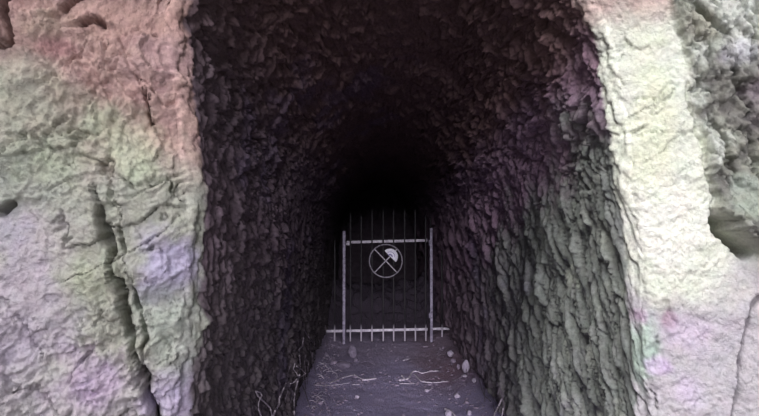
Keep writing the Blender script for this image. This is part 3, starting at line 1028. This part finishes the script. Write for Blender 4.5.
# ------------------------------------------------------------------ twigs and dry stalks on the floor
def floor_strand(name, pts, r0, r1, mat, label, cat, lift=0.006, group=None, arch=0.0):
    W = []
    m_ = len(pts)
    for i, (a, b) in enumerate(pts):
        p = on_floor(a, b, 0.02)
        z = fh(p.x, p.y) + lift + arch * math.sin(math.pi * i / (m_ - 1))
        W.append(on_floor(a, b, z))
    return make_strand(name, W, r0, r1, mat, label, cat, group, 0.002)
floor_strand('twig', [(399, 380.5), (404, 379.6), (408.6, 378.4), (411, 374), (413, 371.6), (417, 371.4), (422, 373), (430, 371.5), (439.5, 370.8)],
             0.013, 0.005, M_STRAW, 'bleached crooked twig lying across the middle of the floor, right half', 'twig', 0.010)
floor_strand('twig', [(414, 373.8), (417, 377), (421, 381), (427, 382.3), (433, 382.6), (441, 382), (449, 381.2)],
             0.009, 0.004, M_STRAW, 'thin bleached twig curving right, below the crooked twig', 'twig', 0.008)
floor_strand('twig', [(401.5, 375.5), (404, 378), (407, 380)], 0.010, 0.006, M_STRAW, 'short bleached twig end crossing the crooked twig at its left', 'twig', 0.02)
floor_strand('twig', [(432.5, 387.5), (429.5, 390), (426, 392)], 0.006, 0.005, M_STRAW, 'tiny bleached twig below the crooked one', 'twig')
floor_strand('twig', [(444.5, 408.8), (449, 410.5), (453, 413), (456, 418)], 0.012, 0.009, M_STRAW, 'thick bleached twig end at the bottom edge, right half', 'twig', 0.012)
floor_strand('twig', [(315.5, 384.5), (322, 385.6), (330, 385.5), (340, 384.5), (349.5, 382.8)], 0.006, 0.004, M_STRAW,
             'long pale stalk lying level on the left of the floor', 'stalk', 0.006)
floor_strand('twig', [(330, 383.2), (338, 379.5), (346, 376.8), (356, 374.6)], 0.007, 0.004, M_STRAW, 'pale stalk rising to the right on the left of the floor', 'stalk', 0.008)
floor_strand('twig', [(362, 380.2), (368, 379.6), (376.5, 378.4)], 0.013, 0.009, M_STRAW, 'short bright stalk in the middle of the floor, left of centre', 'stalk', 0.008)
floor_strand('twig', [(354, 374.2), (358, 377), (364, 379.6)], 0.008, 0.006, M_STRAW, 'bent stalk joining the rising stalk to the bright short one', 'stalk', 0.008)
floor_strand('twig', [(352, 384.6), (360, 384.2)], 0.004, 0.003, M_STRAW, 'short stalk right of the long level stalk', 'stalk')
floor_strand('twig', [(399, 383.6), (410, 383.8), (416, 383.4)], 0.004, 0.003, M_STRAW, 'faint straight stalk just below the left end of the crooked twig', 'stalk')
floor_strand('twig', [(403, 360.3), (407, 359.5), (409.5, 358.8)], 0.004, 0.003, M_STRAW, 'lone short stalk on the floor near the gate, right of centre', 'stalk')
floor_strand('twig', [(437, 357), (446, 351), (452, 345.5)], 0.005, 0.003, M_ROOTD, 'dull stalk slanting up behind the round pale stone', 'stalk', 0.01)
floor_strand('twig', [(452, 381), (458, 378.8), (464, 375.5)], 0.004, 0.003, M_ROOTD, 'dull stalk left of the thin flat stone', 'stalk', 0.006)
rr_ = random.Random(9)
for k in range(22):
    cx, cy = [(322, 362), (318, 372), (316, 398), (331, 372), (310, 405)][k % 5]
    a = cx + rr_.uniform(-5, 6); b = cy + rr_.uniform(-5, 6)
    l = rr_.uniform(5, 12)
    floor_strand('straw_stalk', [(a, b), (a + l * 0.5, b - rr_.uniform(0, 3.5)), (a + l, b + rr_.uniform(-1, 4))], 0.003, 0.002, M_STRAW,
                 'thin dry stalk in the litter at the left edge of the floor', 'stalk', 0.008, 'dry stalks along the left edge', 0.03)
for k in range(12):
    a = rr_.uniform(425, 470); b = rr_.uniform(352, 372)
    l = rr_.uniform(4, 9)
    floor_strand('straw_stalk', [(a, b), (a + l * 0.5, b - rr_.uniform(0, 2)), (a + l, b + rr_.uniform(-3, 3))], 0.003, 0.002, M_ROOTD,
                 'thin dull stalk in the litter between the gate and the right wall', 'stalk', 0.006, 'dull stalks by the right wall', 0.015)

# uncountable crumbs of rock and leaf on the floor: one object
def crumbs(n_, name, label):
    bm = bmesh.new()
    r_ = random.Random(3)
    for _ in range(n_):
        edge_ = r_.random()
        y = 4.4 + (r_.random() ** 1.3) * 4.8
        if edge_ < 0.35: x = -0.55 + abs(r_.gauss(0, 0.16))
        elif edge_ < 0.6: x = 1.08 - abs(r_.gauss(0, 0.16))
        elif edge_ < 0.8: 
            x = r_.uniform(-0.55, 1.1); y = r_.gauss(6.7, 0.14) if x < 0.8 else y
        else: x = r_.uniform(-0.55, 1.1)
        s = r_.uniform(0.004, 0.013) * (1.4 if r_.random() < 0.08 else 1)
        z = fh(x, y)
        rot = Matrix.Rotation(r_.uniform(0, 6.28), 3, 'Z') @ Matrix.Rotation(r_.uniform(-0.6, 0.6), 3, 'X')
        vs = bmesh.ops.create_icosphere(bm, subdivisions=1, radius=1.0)['verts']
        k = (s * r_.uniform(0.8, 2.2), s, s * r_.uniform(0.35, 0.9))
        for v in vs:
            c = v.co * (1 + r_.uniform(-0.2, 0.2))
            v.co = rot @ Vector((c.x * k[0], c.y * k[1], c.z * k[2])) + Vector((x, y, z + k[2] * 0.4))
    ob = link_bm(name, bm, M_STONE2, None, False)
    tag(ob, label, 'litter', None, 'stuff')
crumbs(900, 'rock_crumbs', 'crumbs of rock and dry litter strewn over the tunnel floor')

# ------------------------------------------------------------------ light: hazy low daylight from behind and left, plus open sky
W = bpy.data.worlds.new('sky')
SC.world = W
W.use_nodes = True
nt = W.node_tree
nt.nodes.clear()
out = nt.nodes.new('ShaderNodeOutputWorld')
bg = nt.nodes.new('ShaderNodeBackground')
tc = nt.nodes.new('ShaderNodeTexCoord')
sep = nt.nodes.new('ShaderNodeSeparateXYZ')
nt.links.new(tc.outputs['Generated'], sep.inputs[0])
r = ramp_node(nt, sep.outputs[2], [(0.0, (0.55, 0.52, 0.60)), (0.35, (0.9, 0.9, 1.0)), (1.0, (1.0, 1.0, 1.0))])
nt.links.new(r.outputs[0], bg.inputs[0])
bg.inputs[1].default_value = 0.30
nt.links.new(bg.outputs[0], out.inputs[0])

def sun(name, elev, azim, energy, angle, col):
    l = bpy.data.lights.new(name, 'SUN')
    l.energy = energy
    l.angle = math.radians(angle)
    l.color = col
    o = bpy.data.objects.new(name, l)
    COL.objects.link(o)
    e_, a_ = math.radians(elev), math.radians(azim)
    d = Vector((math.sin(a_) * math.cos(e_), math.cos(a_) * math.cos(e_), -math.sin(e_)))   # travel direction
    o.rotation_euler = d.to_track_quat('-Z', 'Y').to_euler()
    o.location = (-3, -6, 6)
sun('low_sun', 14.5, 1.5, 3.4, 22, (0.97, 0.93, 1.0))
sun('high_sun', 52, 34, 2.5, 18, (1.0, 0.98, 0.96))

SC.view_settings.view_transform = 'Standard'
SC.view_settings.look = 'None'
SC.view_settings.gamma = 1
SC.view_settings.exposure = 0.0
SC.view_settings.use_curve_mapping = False
